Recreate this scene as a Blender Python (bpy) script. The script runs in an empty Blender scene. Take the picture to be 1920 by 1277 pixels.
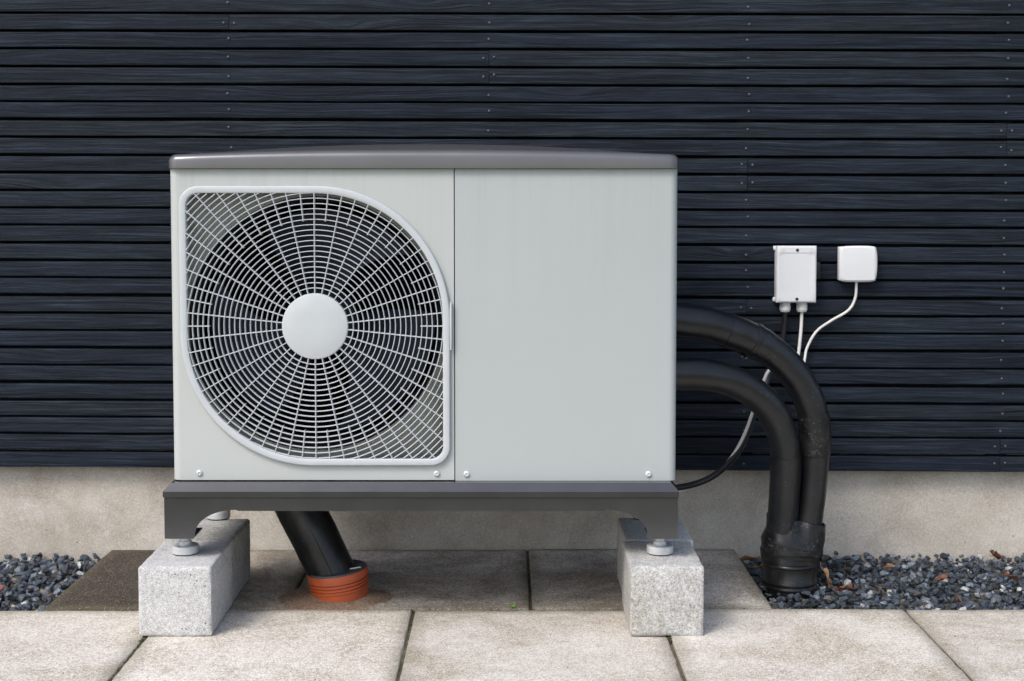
import bpy, bmesh, math, random
import numpy as np
from mathutils import Vector, Matrix, noise
from mathutils.geometry import tessellate_polygon

random.seed(7)
scene = bpy.context.scene
col = scene.collection
R = math.radians

# ------------------------------------------------------------------ camera
cam_data = bpy.data.cameras.new('camera')
cam = bpy.data.objects.new('camera', cam_data)
col.objects.link(cam)
cam.location = (0, 0, .84)
cam.rotation_euler = (R(90 - 3.3), 0, 0)
cam_data.sensor_width = 36
cam_data.lens = 50
cam_data.shift_x = .0052
cam_data.shift_y = -.0556
cam_data.clip_start = .05
cam_data.clip_end = 600
cam_data.dof.use_dof = True
cam_data.dof.focus_distance = 2.80
cam_data.dof.aperture_fstop = 6.3
scene.camera = cam

# ------------------------------------------------------------------ sky, sun, exposure (bright overcast)
SUN_EL, SUN_AZ = 48, -40          # azimuth: degrees from "behind the camera" towards its left
world = bpy.data.worlds.new('World')
scene.world = world
world.use_nodes = True
wn = world.node_tree.nodes; wl = world.node_tree.links
wn.clear()
sky = wn.new('ShaderNodeTexSky'); sky.sky_type = 'NISHITA'
sky.sun_disc = False
sky.sun_elevation = R(SUN_EL)
sky.sun_rotation = R(180 - SUN_AZ)
sky.air_density = 1.0; sky.dust_density = 3.0; sky.ozone_density = 1.0
hs = wn.new('ShaderNodeHueSaturation'); hs.inputs['Saturation'].default_value = .85
bg = wn.new('ShaderNodeBackground'); bg.inputs['Strength'].default_value = .15
wo = wn.new('ShaderNodeOutputWorld')
wl.new(sky.outputs[0], hs.inputs['Color']); wl.new(hs.outputs[0], bg.inputs['Color']); wl.new(bg.outputs[0], wo.inputs['Surface'])

sun_data = bpy.data.lights.new('sun', 'SUN')
sun_data.energy = 1.25
sun_data.angle = R(20)
sun_data.color = (1, .97, .93)
sun = bpy.data.objects.new('sun', sun_data)
col.objects.link(sun)
sun.location = (-3, -4, 8)
az = R(SUN_AZ)
to_sun = Vector((math.sin(az) * math.cos(R(SUN_EL)), -math.cos(az) * math.cos(R(SUN_EL)), math.sin(R(SUN_EL))))
sun.rotation_euler = to_sun.to_track_quat('Z', 'Y').to_euler()

scene.view_settings.view_transform = 'Standard'
scene.view_settings.look = 'None'
scene.view_settings.gamma = 1
scene.view_settings.exposure = 0.50
scene.view_settings.use_curve_mapping = False
scene.render.engine = 'CYCLES'
scene.cycles.use_denoising = True
scene.cycles.max_bounces = 6

# ------------------------------------------------------------------ helpers
WL = {}


def wloc(o):
    return WL.get(o.name, Vector((0, 0, 0))) if o else Vector((0, 0, 0))


def link(o, parent, origin):
    col.objects.link(o)
    origin = Vector(origin)
    if parent:
        o.parent = parent
        o.location = origin - wloc(parent)
    else:
        o.location = origin
    WL[o.name] = origin
    return o


def tag(o, label=None, cat=None, group=None, kind=None):
    if label: o['label'] = label
    if cat: o['category'] = cat
    if group: o['group'] = group
    if kind: o['kind'] = kind
    return o


def empty(name, loc, label=None, cat=None, group=None):
    o = bpy.data.objects.new(name, None)
    o.empty_display_size = .05
    link(o, None, loc)
    return tag(o, label, cat, group)


def mesh(name, verts, faces, mat, smooth=True, angle=35):
    me = bpy.data.meshes.new(name)
    me.from_pydata([tuple(v) for v in verts], [], faces)
    bm = bmesh.new(); bm.from_mesh(me)
    bmesh.ops.recalc_face_normals(bm, faces=bm.faces)
    bm.to_mesh(me); bm.free()
    if smooth:
        me.polygons.foreach_set('use_smooth', [True] * len(me.polygons))
        me.set_sharp_from_angle(angle=R(angle))
    if mat: me.materials.append(mat)
    return me


def obj(name, vf, mat, parent=None, origin=(0, 0, 0), smooth=True, angle=35):
    """verts in world coordinates; origin = where the object's own origin sits"""
    og = Vector(origin)
    me = mesh(name, [Vector(v) - og for v in vf[0]], vf[1], mat, smooth, angle)
    return link(bpy.data.objects.new(name, me), parent, og)


def inst(name, me, parent, origin, rot=(0, 0, 0)):
    o = bpy.data.objects.new(name, me)
    link(o, parent, origin)
    o.rotation_euler = rot
    return o


def join(*vfs):
    V, F = [], []
    for v, f in vfs:
        n = len(V); V += list(v); F += [tuple(i + n for i in q) for q in f]
    return V, F


def box(x0, x1, y0, y1, z0, z1, bev=0.0, seg=2):
    bm = bmesh.new()
    bmesh.ops.create_cube(bm, size=1)
    for v in bm.verts:
        v.co = Vector(((x0 + x1) / 2 + v.co.x * (x1 - x0), (y0 + y1) / 2 + v.co.y * (y1 - y0), (z0 + z1) / 2 + v.co.z * (z1 - z0)))
    if bev:
        bmesh.ops.bevel(bm, geom=list(bm.edges), offset=bev, segments=seg, profile=.5, affect='EDGES')
    bm.verts.ensure_lookup_table()
    out = ([v.co.copy() for v in bm.verts], [tuple(v.index for v in f.verts) for f in bm.faces])
    bm.free()
    return out


def rough_box(x0, x1, y0, y1, z0, z1, bev, cuts, amp, seed, flat=.0):
    """bevelled box with worn, slightly chipped edges"""
    bm = bmesh.new()
    bmesh.ops.create_cube(bm, size=1)
    S = Vector((x1 - x0, y1 - y0, z1 - z0)); C = Vector(((x0 + x1) / 2, (y0 + y1) / 2, (z0 + z1) / 2))
    for v in bm.verts: v.co = Vector((v.co.x * S.x, v.co.y * S.y, v.co.z * S.z))
    bmesh.ops.bevel(bm, geom=list(bm.edges), offset=bev, segments=2, profile=.5, affect='EDGES')
    long = [e for e in bm.edges if e.calc_length() > .03]
    bmesh.ops.subdivide_edges(bm, edges=long, cuts=cuts, use_grid_fill=True)
    for v in bm.verts:
        d = sorted(S[i] / 2 - abs(v.co[i]) for i in range(3))
        near = max(0, 1 - d[1] / (bev * 1.6))
        n1 = noise.noise(v.co * 55 + Vector((seed, 0, 0))); n2 = noise.noise(v.co * 17 + Vector((0, seed, 0)))
        k = near * (amp * .5 * (n1 + .3) + amp * 1.6 * max(0, n2 - .32))
        dirn = Vector([(-math.copysign(1, v.co[i]) if S[i] / 2 - abs(v.co[i]) < bev * 1.7 else 0) for i in range(3)])
        v.co = v.co + dirn * k + C + Vector((0, 0, flat * noise.noise(v.co * 7 + Vector((seed, 3, 0))) if d[0] < 1e-4 else 0))
    bm.verts.index_update()
    out = ([v.co.copy() for v in bm.verts], [tuple(v.index for v in f.verts) for f in bm.faces])
    bm.free()
    return out


def loft(loops, closed=True, cap0=False, cap1=False):
    n = len(loops[0]); V = [Vector(p) for lp in loops for p in lp]; F = []
    m = n if closed else n - 1
    for a in range(len(loops) - 1):
        for i in range(m):
            j = (i + 1) % n
            F.append((a * n + i, a * n + j, (a + 1) * n + j, (a + 1) * n + i))
    if cap0: F.append(tuple(range(n)))
    if cap1: F.append(tuple(range((len(loops) - 1) * n, len(loops) * n)))
    return V, F


def lathe(profile, centre, axis='Z', n=32, cap0=True, cap1=True):
    """profile = (radius, height along axis)"""
    c = Vector(centre); loops = []
    for r, h in profile:
        lp = []
        for i in range(n):
            a = 2 * math.pi * i / n
            if axis == 'Z': lp.append(c + Vector((r * math.cos(a), r * math.sin(a), h)))
            else: lp.append(c + Vector((r * math.cos(a), -h, r * math.sin(a))))   # towards the camera side (-Y)
        loops.append(lp)
    return loft(loops, True, cap0, cap1)


def prism(poly, y0, y1):
    """poly of (x, z), extruded along Y"""
    a = [Vector((x, y0, z)) for x, z in poly]; b = [Vector((x, y1, z)) for x, z in poly]
    n = len(poly); F = []
    for t in tessellate_polygon([[Vector((x, z, 0)) for x, z in poly]]):
        F.append(tuple(t)); F.append(tuple(i + n for i in reversed(t)))
    for i in range(n):
        j = (i + 1) % n; F.append((i, j, j + n, i + n))
    return a + b, F


def prism_x(poly, x0, x1):
    v, f = prism(poly, x0, x1)
    return [Vector((p.y, p.x, p.z)) for p in v], f


def spline(pts, per=8):
    P = [Vector(p) for p in pts]; out = []
    P = [P[0] * 2 - P[1]] + P + [P[-1] * 2 - P[-2]]
    for i in range(1, len(P) - 2):
        for k in range(per):
            t = k / per; a, b, c, d = P[i - 1:i + 3]
            out.append(.5 * ((2 * b) + (c - a) * t + (2 * a - 5 * b + 4 * c - d) * t * t + (3 * b - a - 3 * c + d) * t ** 3))
    out.append(P[-2].copy())
    return out


def tube(path, radius, n=20, wob=0.0, seed=0):
    """radius: number or function of t in 0..1"""
    loops = []; nrm = None; L = len(path)
    for i, p in enumerate(path):
        tan = (path[min(i + 1, L - 1)] - path[max(i - 1, 0)]).normalized()
        if nrm is None:
            nrm = tan.orthogonal().normalized()
        nrm = (nrm - tan * nrm.dot(tan)).normalized()
        bn = tan.cross(nrm)
        r = radius(i / (L - 1)) if callable(radius) else radius
        lp = []
        for k in range(n):
            a = 2 * math.pi * k / n
            rr = r
            if wob: rr += wob * noise.noise(Vector((i * .35 + seed * 7.1, math.cos(a) * 1.2, math.sin(a) * 1.2)))
            lp.append(p + nrm * math.cos(a) * rr + bn * math.sin(a) * rr)
        loops.append(lp)
    return loft(loops, True, True, True)


# ------------------------------------------------------------------ materials
def nt(name):
    m = bpy.data.materials.new(name); m.use_nodes = True
    t = m.node_tree; t.nodes.clear()
    out = t.nodes.new('ShaderNodeOutputMaterial'); b = t.nodes.new('ShaderNodeBsdfPrincipled')
    t.links.new(b.outputs[0], out.inputs['Surface'])
    return m, t, b


def node(t, kind, **kw):
    n = t.nodes.new('ShaderNode' + kind)
    for k, v in kw.items():
        if k in n.inputs: n.inputs[k].default_value = v
        else: setattr(n, k, v)
    return n


def mth(t, op, a, b=None, c=None, clamp=False):
    n = t.nodes.new('ShaderNodeMath'); n.operation = op; n.use_clamp = clamp
    for i, x in enumerate((a, b, c)):
        if x is None: continue
        if isinstance(x, (int, float)): n.inputs[i].default_value = x
        else: t.links.new(x, n.inputs[i])
    return n.outputs[0]


def mix(t, fac, a, b, blend='MIX'):
    n = t.nodes.new('ShaderNodeMix'); n.data_type = 'RGBA'; n.blend_type = blend
    for s, x in ((n.inputs[0], fac), (n.inputs[6], a), (n.inputs[7], b)):
        if isinstance(x, (int, float)): s.default_value = x
        elif isinstance(x, tuple): s.default_value = x if len(x) == 4 else x + (1,)
        else: t.links.new(x, s)
    return n.outputs[2]


def ramp(t, fac, stops):
    n = t.nodes.new('ShaderNodeValToRGB'); e = n.color_ramp.elements
    while len(e) < len(stops): e.new(.5)
    for s, (p, c) in zip(e, stops):
        s.position = p; s.color = (c, c, c, 1) if isinstance(c, (int, float)) else c + (1,)
    t.links.new(fac, n.inputs[0])
    return n.outputs[0]


def coords(t, rnd=True, scale=(1, 1, 1), source='Object'):
    tc = t.nodes.new('ShaderNodeTexCoord'); v = tc.outputs[source]
    if rnd:
        oi = t.nodes.new('ShaderNodeObjectInfo')
        cm = t.nodes.new('ShaderNodeCombineXYZ')
        for i, k in enumerate((37.0, 53.0, 71.0)):
            t.links.new(mth(t, 'MULTIPLY', oi.outputs['Random'], k), cm.inputs[i])
        ad = t.nodes.new('ShaderNodeVectorMath'); ad.operation = 'ADD'
        t.links.new(v, ad.inputs[0]); t.links.new(cm.outputs[0], ad.inputs[1]); v = ad.outputs[0]
    return vscale(t, v, scale)


def vscale(t, v, s):
    n = t.nodes.new('ShaderNodeVectorMath'); n.operation = 'MULTIPLY'
    t.links.new(v, n.inputs[0]); n.inputs[1].default_value = s
    return n.outputs[0]


def nz(t, vec, scale, detail=4, rough=.55, dist=0.0):
    n = node(t, 'TexNoise', Scale=scale, Detail=detail, Roughness=rough, Distortion=dist)
    t.links.new(vec, n.inputs['Vector'])
    return n.outputs[0]


def vor(t, vec, scale, rnd=1.0):
    n = node(t, 'TexVoronoi', Scale=scale, Randomness=rnd)
    t.links.new(vec, n.inputs['Vector'])
    return n


def bump(t, b, height, strength, dist=.001, prev=None):
    n = t.nodes.new('ShaderNodeBump'); n.inputs['Strength'].default_value = strength; n.inputs['Distance'].default_value = dist
    t.links.new(height, n.inputs['Height'])
    if prev is not None: t.links.new(prev, n.inputs['Normal'])
    if b is not None: t.links.new(n.outputs[0], b.inputs['Normal'])
    return n.outputs[0]


def plain(name, c, rough=.5, metallic=0.0, ior=1.5, var=.12, vscale_=30, bumpy=0.0, bscale=400, coat=0.0, dust=None, dust_at=.66, spec=None, film_=.16):
    m, t, b = nt(name)
    v = coords(t)
    n1 = nz(t, v, vscale_, 5)
    lo = tuple(x * (1 - var) for x in c); hi = tuple(min(1, x * (1 + var)) for x in c)
    cc = ramp(t, n1, [(.3, lo), (.7, hi)])
    if spec is not None: b.inputs['Specular IOR Level'].default_value = spec
    if dust:
        dm = mth(t, 'MULTIPLY', ramp(t, nz(t, v, 190, 4, .75), [(dust_at - .06, 0.), (dust_at, 1.)]), ramp(t, nz(t, v, 13, 4, .7), [(.46, 0.), (.68, 1.)]))
        film = mth(t, 'MULTIPLY', ramp(t, nz(t, v, 22, 6, .7), [(.45, 0.), (.8, 1.)]), film_)
        cc = mix(t, mth(t, 'MAXIMUM', dm, film), cc, dust)
    t.links.new(cc, b.inputs['Base Color'])
    rr = node(t, 'MapRange'); t.links.new(nz(t, v, vscale_ * 2.3, 3), rr.inputs[0])
    rr.inputs[3].default_value = max(.02, rough - .06); rr.inputs[4].default_value = min(1, rough + .06)
    t.links.new(rr.outputs[0], b.inputs['Roughness'])
    b.inputs['Metallic'].default_value = metallic; b.inputs['IOR'].default_value = ior
    if coat: b.inputs['Coat Weight'].default_value = coat; b.inputs['Coat Roughness'].default_value = .2
    if bumpy: bump(t, b, nz(t, v, bscale, 3), bumpy, .0006)
    return m


def concrete(name, c1, c2, dark, light, speck=.5, grain=420, stain=None, stain_pos=(.45, .65), stain_scale=5, pits=.5, rnd=True, bstr=.6, stretch=(1, 1, 1), edge=None, edge_half=.25, patch=None, patch_x=.07):
    m, t, b = nt(name)
    v = coords(t, rnd)
    big = nz(t, vscale(t, v, stretch), 6, 6, .6)
    c = ramp(t, big, [(.3, c1), (.72, c2)])
    if stain:
        s = nz(t, vscale(t, v, stretch), stain_scale, 8, .68, .6)
        c = mix(t, ramp(t, s, [(stain_pos[0], 0.), (stain_pos[1], 1.)]), c, stain)
    fine = nz(t, v, grain, 3, .7)
    c = mix(t, speck, c, ramp(t, fine, [(.30, .16), (.5, .52), (.70, .86)]), 'OVERLAY')
    mid = nz(t, v, 42, 5, .7)
    sp2 = nz(t, v, 150, 3, .7)
    c = mix(t, speck * .6, c, ramp(t, sp2, [(.32, .2), (.5, .52), (.68, .82)]), 'OVERLAY')
    c = mix(t, min(.4, speck * .45), c, ramp(t, mid, [(.3, .28), (.5, .52), (.7, .72)]), 'OVERLAY')
    if edge or patch:
        tc = t.nodes.new('ShaderNodeTexCoord'); sx = node(t, 'SeparateXYZ'); t.links.new(tc.outputs['Object'], sx.inputs[0])
        wv = mth(t, 'MULTIPLY', mth(t, 'SUBTRACT', nz(t, v, 14, 6, .7), .5), .5)
    if patch:
        d = mth(t, 'ADD', sx.outputs[0], mth(t, 'MULTIPLY', wv, .22))
        c = mix(t, ramp(t, mth(t, 'ADD', mth(t, 'MULTIPLY', d, 4.0), .5 - patch_x * 4), [(.40, .93), (.62, 0.)]), c, mix(t, nz(t, v, 60, 6, .75), tuple(x * .35 for x in patch), tuple(x * 1.7 for x in patch)))
    if edge:
        d = mth(t, 'DIVIDE', mth(t, 'MAXIMUM', mth(t, 'ABSOLUTE', sx.outputs[0]), mth(t, 'ABSOLUTE', sx.outputs[1])), edge_half)
        c = mix(t, mth(t, 'MULTIPLY', ramp(t, mth(t, 'ADD', d, mth(t, 'MULTIPLY', wv, .35)), [(.86, 0.), (1.0, 1.)]), .62), c, edge)
    ag = vor(t, v, grain * 1.35)                                   # sand grains: some light, some dark
    sel = node(t, 'SeparateColor'); t.links.new(ag.outputs['Color'], sel.inputs[0])
    near = ramp(t, ag.outputs['Distance'], [(.28, 1.), (.5, 0.)])
    c = mix(t, mth(t, 'MULTIPLY', near, ramp(t, sel.outputs[0], [(.80, 0.), (.86, .75)])), c, light)
    c = mix(t, mth(t, 'MULTIPLY', near, ramp(t, sel.outputs[1], [(.84, 0.), (.9, .8)])), c, dark)
    pit = vor(t, v, grain * .22)                                 # sparse air holes
    psel = node(t, 'SeparateColor'); t.links.new(pit.outputs['Color'], psel.inputs[0])
    pm = mth(t, 'MULTIPLY', ramp(t, pit.outputs['Distance'], [(.09, 1.), (.16, 0.)]), ramp(t, psel.outputs[2], [(1 - pits, 0.), (1 - pits + .05, 1.)]))
    c = mix(t, mth(t, 'MULTIPLY', pm, .85), c, tuple(x * .35 for x in dark))
    if rnd:
        oi = t.nodes.new('ShaderNodeObjectInfo'); tone = mth(t, 'ADD', mth(t, 'MULTIPLY', oi.outputs['Random'], .16), .91)
        cb = node(t, 'CombineColor'); [t.links.new(tone, cb.inputs[i]) for i in range(3)]
        c = mix(t, 1.0, c, cb.outputs[0], 'MULTIPLY')
    t.links.new(c, b.inputs['Base Color'])
    b.inputs['Roughness'].default_value = .9
    b.inputs['Specular IOR Level'].default_value = .25
    n1 = bump(t, None, nz(t, v, grain * .5, 6, .75), bstr, .0018)
    bump(t, b, mth(t, 'SUBTRACT', 1., pm), .8, .002, n1)
    return m


def wood_mat():
    m, t, b = nt('black_stained_wood')
    v = coords(t)
    oi = t.nodes.new('ShaderNodeObjectInfo')
    kv = vor(t, vscale(t, v, (1.7, 0, 9)), 1.0)                    # knots bend the grain around them
    kd = ramp(t, kv.outputs['Distance'], [(0., 1.), (.34, 0.)])
    knot = ramp(t, kv.outputs['Distance'], [(.03, 1.), (.10, 0.)])
    sv = node(t, 'SeparateXYZ'); t.links.new(v, sv.inputs[0])
    z2 = mth(t, 'ADD', sv.outputs[2], mth(t, 'MULTIPLY', mth(t, 'POWER', kd, 2.0), .028))
    z3 = mth(t, 'ADD', z2, mth(t, 'MULTIPLY', nz(t, vscale(t, v, (1.3, 1, 4)), 1.6, 2), .03))
    cv = node(t, 'CombineXYZ'); t.links.new(sv.outputs[0], cv.inputs[0]); t.links.new(sv.outputs[1], cv.inputs[1]); t.links.new(z3, cv.inputs[2])
    g1 = nz(t, vscale(t, cv.outputs[0], (2.2, 30, 150)), 1.0, 6, .62)
    g2 = nz(t, vscale(t, cv.outputs[0], (7, 60, 300)), 1.0, 4, .7)
    fibre = nz(t, vscale(t, v, (120, 300, 900)), 1.0, 2, .7)
    c = ramp(t, g1, [(.27, (.0048, .0070, .0112)), (.5, (.0124, .0174, .0270)), (.74, (.0260, .0335, .0470))])
    c = mix(t, mth(t, 'MULTIPLY', ramp(t, g2, [(.5, 0.), (.8, 1.)]), .45), c, (.066, .080, .100))
    c = mix(t, .42, c, ramp(t, g2, [(.3, .15), (.5, .5), (.7, .85)]), 'OVERLAY')
    c = mix(t, mth(t, 'MULTIPLY', knot, .6), c, (.009, .011, .016))
    tint = mth(t, 'MULTIPLY', oi.outputs['Random'], 1.0)
    c = mix(t, tint, mix(t, 1.0, c, (1.16, 1.16, 1.10), 'MULTIPLY'), mix(t, 1.0, c, (.80, .88, .98), 'MULTIPLY'))
    blot = nz(t, vscale(t, v, (5, 1, 16)), 1.0, 5, .65)
    c = mix(t, .55, c, ramp(t, blot, [(.3, .25), (.5, .5), (.7, .78)]), 'OVERLAY')
    chip = nz(t, vscale(t, v, (40, 60, 90)), 1.0, 2)
    c = mix(t, ramp(t, chip, [(.80, 0.), (.84, .5)]), c, (.12, .13, .15))
    t.links.new(c, b.inputs['Base Color'])
    b.inputs['Roughness'].default_value = .6
    b.inputs['Specular IOR Level'].default_value = .16
    h = mth(t, 'ADD', mth(t, 'MULTIPLY', g1, .8), mth(t, 'ADD', mth(t, 'MULTIPLY', g2, .5), mth(t, 'MULTIPLY', fibre, .25)))
    bump(t, b, mth(t, 'SUBTRACT', h, mth(t, 'MULTIPLY', knot, .4)), .9, .0034)
    return m


def panel_mat(name, c, streak=.10):
    """powder-coated sheet, faint run-off streaks below the lid"""
    m, t, b = nt(name)
    v = coords(t, False)
    sv = node(t, 'SeparateXYZ'); t.links.new(v, sv.inputs[0])
    s = nz(t, vscale(t, v, (70, 1, .9)), 1.0, 4, .6)
    s2 = nz(t, vscale(t, v, (260, 1, 2.5)), 1.0, 2, .6)
    top = node(t, 'MapRange'); t.links.new(sv.outputs[2], top.inputs[0])
    top.inputs[1].default_value = .30; top.inputs[2].default_value = .61; top.inputs[3].default_value = .12; top.inputs[4].default_value = 1
    f = mth(t, 'MULTIPLY', mth(t, 'MULTIPLY', ramp(t, s, [(.46, 0.), (.72, 1.)]), ramp(t, s2, [(.3, .3), (.7, 1.)])), top.outputs[0])
    cl = nz(t, v, 3.0, 4)
    cc = mix(t, cl, tuple(x * .96 for x in c), tuple(min(1, x * 1.04) for x in c))
    cc = mix(t, mth(t, 'MULTIPLY', f, streak * 2.2, clamp=True), cc, tuple(x * k for x, k in zip(c, (.80, .80, .77))))
    dirt = nz(t, vscale(t, v, (1, 1, 1)), 900, 2)
    cc = mix(t, ramp(t, dirt, [(.74, 0.), (.80, .35)]), cc, (.22, .22, .2))
    t.links.new(cc, b.inputs['Base Color'])
    b.inputs['Roughness'].default_value = .42
    bump(t, b, nz(t, v, 1500, 2), .12, .0003)
    return m


M = {}
M['slab'] = concrete('pale_paving_concrete', (.54, .495, .435), (.70, .66, .60), (.14, .12, .10), (.88, .84, .78), .85, 330, (.34, .295, .21), (.46, .76), 4.2, .16, edge=(.24, .215, .165))
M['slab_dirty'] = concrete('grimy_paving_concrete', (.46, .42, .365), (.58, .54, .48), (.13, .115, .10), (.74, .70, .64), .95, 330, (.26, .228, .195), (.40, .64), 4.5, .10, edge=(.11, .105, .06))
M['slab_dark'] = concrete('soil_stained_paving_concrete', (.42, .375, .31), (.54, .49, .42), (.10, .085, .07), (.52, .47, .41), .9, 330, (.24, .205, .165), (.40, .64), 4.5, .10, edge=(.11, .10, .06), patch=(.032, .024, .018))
M['block'] = concrete('pale_block_concrete', (.44, .44, .438), (.58, .58, .578), (.20, .20, .19), (.84, .84, .83), .6, 380, (.44, .41, .36), (.56, .8), 7, .22, bstr=.7)
M['block_dark'] = concrete('grey_block_concrete', (.37, .37, .36), (.52, .52, .51), (.15, .15, .14), (.80, .79, .77), .7, 380, (.33, .31, .26), (.5, .75), 7, .24, bstr=.7)
M['plinth'] = concrete('plinth_render', (.36, .32, .27), (.60, .565, .505), (.32, .29, .25), (.72, .69, .64), .22, 300, (.62, .60, .56), (.50, .74), 3.4, .05, False, .45)
M['joint'] = concrete('joint_sand', (.085, .075, .055), (.16, .14, .10), (.03, .03, .02), (.35, .32, .27), .6, 500, (.05, .06, .02), (.5, .65), 9, .2)
M['ground'] = concrete('lawn', (.075, .085, .045), (.12, .125, .075), (.04, .04, .03), (.2, .2, .14), .5, 120, None)
M['wood'] = wood_mat()
M['membrane'] = plain('black_membrane', (.006, .006, .007), .9)
M['screw_dark'] = plain('painted_screw', (.075, .08, .09), .34, .4)
M['panel'] = panel_mat('grey_green_powder_coat', (.480, .510, .500), .24)
M['panel_right'] = panel_mat('grey_powder_coat', (.428, .462, .462), .16)
M['guard'] = plain('pale_grey_plastic', (.51, .545, .565), .45, var=.03)
M['lid'] = plain('mid_grey_metallic_paint', (.148, .150, .158), .24, .5, 1.6, var=.06, vscale_=8, bumpy=.05, dust=(.36, .36, .36), dust_at=.74, film_=.02)
M['base'] = plain('dark_grey_paint', (.118, .119, .126), .17, .75, 1.6, var=.08, vscale_=12, bumpy=.05, dust=(.22, .22, .21), dust_at=.72, film_=.01)
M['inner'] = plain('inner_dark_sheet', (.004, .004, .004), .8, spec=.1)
M['mouth'] = plain('slate_fan_mouth', (.026, .029, .031), .6, spec=.3)
M['shroud'] = plain('shaded_panel_paint', (.43, .44, .385), .6, var=.15, vscale_=14)  # same paint as the panels, shade inside the casing put into the olive colour
M['fan'] = plain('navy_fan_plastic', (.026, .032, .056), .45, spec=.3)
M['coil'] = plain('dark_coil', (.004, .004, .004), .7, spec=.1)
M['steel'] = plain('zinc_steel', (.66, .68, .69), .36, .35, var=.10, vscale_=90)
M['rubber'] = plain('black_rubber', (.012, .012, .013), .6)
M['foam'] = plain('black_foam_insulation', (.0060, .0068, .0088), .36, var=.35, vscale_=22, bumpy=.35, bscale=420, dust=(.12, .125, .132), dust_at=.66, spec=.62, film_=.03)
M['tape'] = plain('black_tape', (.0055, .0060, .0072), .36, var=.25, vscale_=30, bumpy=.35, bscale=90, dust=(.17, .17, .165), dust_at=.63, spec=.42)
M['wet'] = plain('glossy_black_hose', (.0055, .0055, .006), .30, var=.3, vscale_=40, bumpy=.55, bscale=300, dust=(.13, .13, .125), dust_at=.66)
M['orange'] = plain('orange_drain_plastic', (.42, .085, .028), .48, var=.12, vscale_=25, bumpy=.15)
M['seal'] = plain('grey_rubber_seal', (.065, .072, .085), .5, var=.2)
M['white'] = plain('white_plastic', (.70, .715, .735), .38, var=.015)
M['gland'] = plain('light_grey_plastic', (.66, .67, .66), .45, var=.03)
M['cable_white'] = plain('white_cable', (.74, .74, .70), .45, var=.05)
M['cable_black'] = plain('black_cable', (.010, .010, .011), .35)
M['sand'] = concrete('spilled_sand', (.20, .135, .09), (.33, .24, .17), (.13, .09, .06), (.72, .64, .54), .7, 420, None)
M['moss'] = plain('moss', (.060, .058, .026), .9, var=.5, vscale_=60)
M['sprout'] = plain('sprout_green', (.16, .36, .03), .5)
M['leaf_tan'] = plain('dry_leaf_tan', (.33, .20, .11), .7, var=.3, vscale_=60)
M['leaf_brown'] = plain('dry_leaf_brown', (.16, .065, .035), .7, var=.35, vscale_=60)
M['stone_red'] = concrete('reddish_stone', (.36, .13, .10), (.46, .2, .16), (.2, .1, .08), (.6, .4, .35), .4, 300)
M['stone_pale'] = concrete('pale_stone', (.40, .42, .43), (.55, .57, .57), (.2, .2, .2), (.7, .7, .7), .4, 300)


def gravel_mat():
    m, t, b = nt('crushed_granite')
    at = node(t, 'Attribute', attribute_name='stone_colour')
    v = coords(t, False)
    c = mix(t, .75, at.outputs['Color'], ramp(t, nz(t, v, 260, 4, .7), [(.3, .22), (.5, .5), (.72, .85)]), 'OVERLAY')
    ag = vor(t, v, 380)
    c = mix(t, ramp(t, ag.outputs['Distance'], [(.12, .5), (.25, 0.)]), c, (.42, .45, .48))
    t.links.new(c, b.inputs['Base Color'])
    b.inputs['Roughness'].default_value = .62
    bump(t, b, nz(t, v, 330, 4, .7), .7, .0015)
    return m


M['gravel'] = gravel_mat()

# ------------------------------------------------------------------ the ground
g = obj('ground', ([(-250, -250, -.07), (250, -250, -.07), (250, 250, -.07), (-250, 250, -.07)], [(0, 1, 2, 3)]), M['ground'])
tag(g, kind='structure')

YJ, YW = 2.8936, 3.405                    # joint between the slab rows, plinth face
PITCH, GAP = .5065, .006
paving = obj('paving', join(box(-2.75, 2.85, 1.88, YJ + .001, -.066, -.0055), box(-.960, .553, YJ + .001, YW, -.066, -.0057)), M['joint'])
tag(paving, 'pale concrete paving slabs laid in staggered rows along the house', kind='structure')


def slab(x0, x1, y0, y1, mat, seed):
    rg = random.Random(seed)
    v, f = rough_box(x0 + GAP / 2, x1 - GAP / 2, y0 + GAP / 2, y1 - GAP / 2, -.05, 0, .0035, 26, .0026, seed * 1.7)
    cx, cy = (x0 + x1) / 2, (y0 + y1) / 2
    dz = rg.uniform(-.0016, .0016); tx = rg.uniform(-.003, .003); ty = rg.uniform(-.003, .003)
    v = [Vector((p.x, p.y, p.z + dz + (p.x - cx) * tx + (p.y - cy) * ty)) for p in v]
    return obj('paving_slab', (v, f), mat, paving, (cx, cy, -.025))


for row, (y0, y1, xs) in enumerate(((1.88, 2.387, -.4485), (2.387, YJ, -.6985))):
    for i in range(-4, 7):
        a = xs + i * PITCH
        if a + PITCH > 2.9: continue
        slab(a, a + PITCH, y0, y1, M['slab'], row * 50 + i)
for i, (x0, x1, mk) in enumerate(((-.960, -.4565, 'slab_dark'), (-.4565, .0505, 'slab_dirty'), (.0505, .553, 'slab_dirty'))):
    slab(x0, x1, YJ, YW - .004, M[mk], 300 + i)

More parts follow.
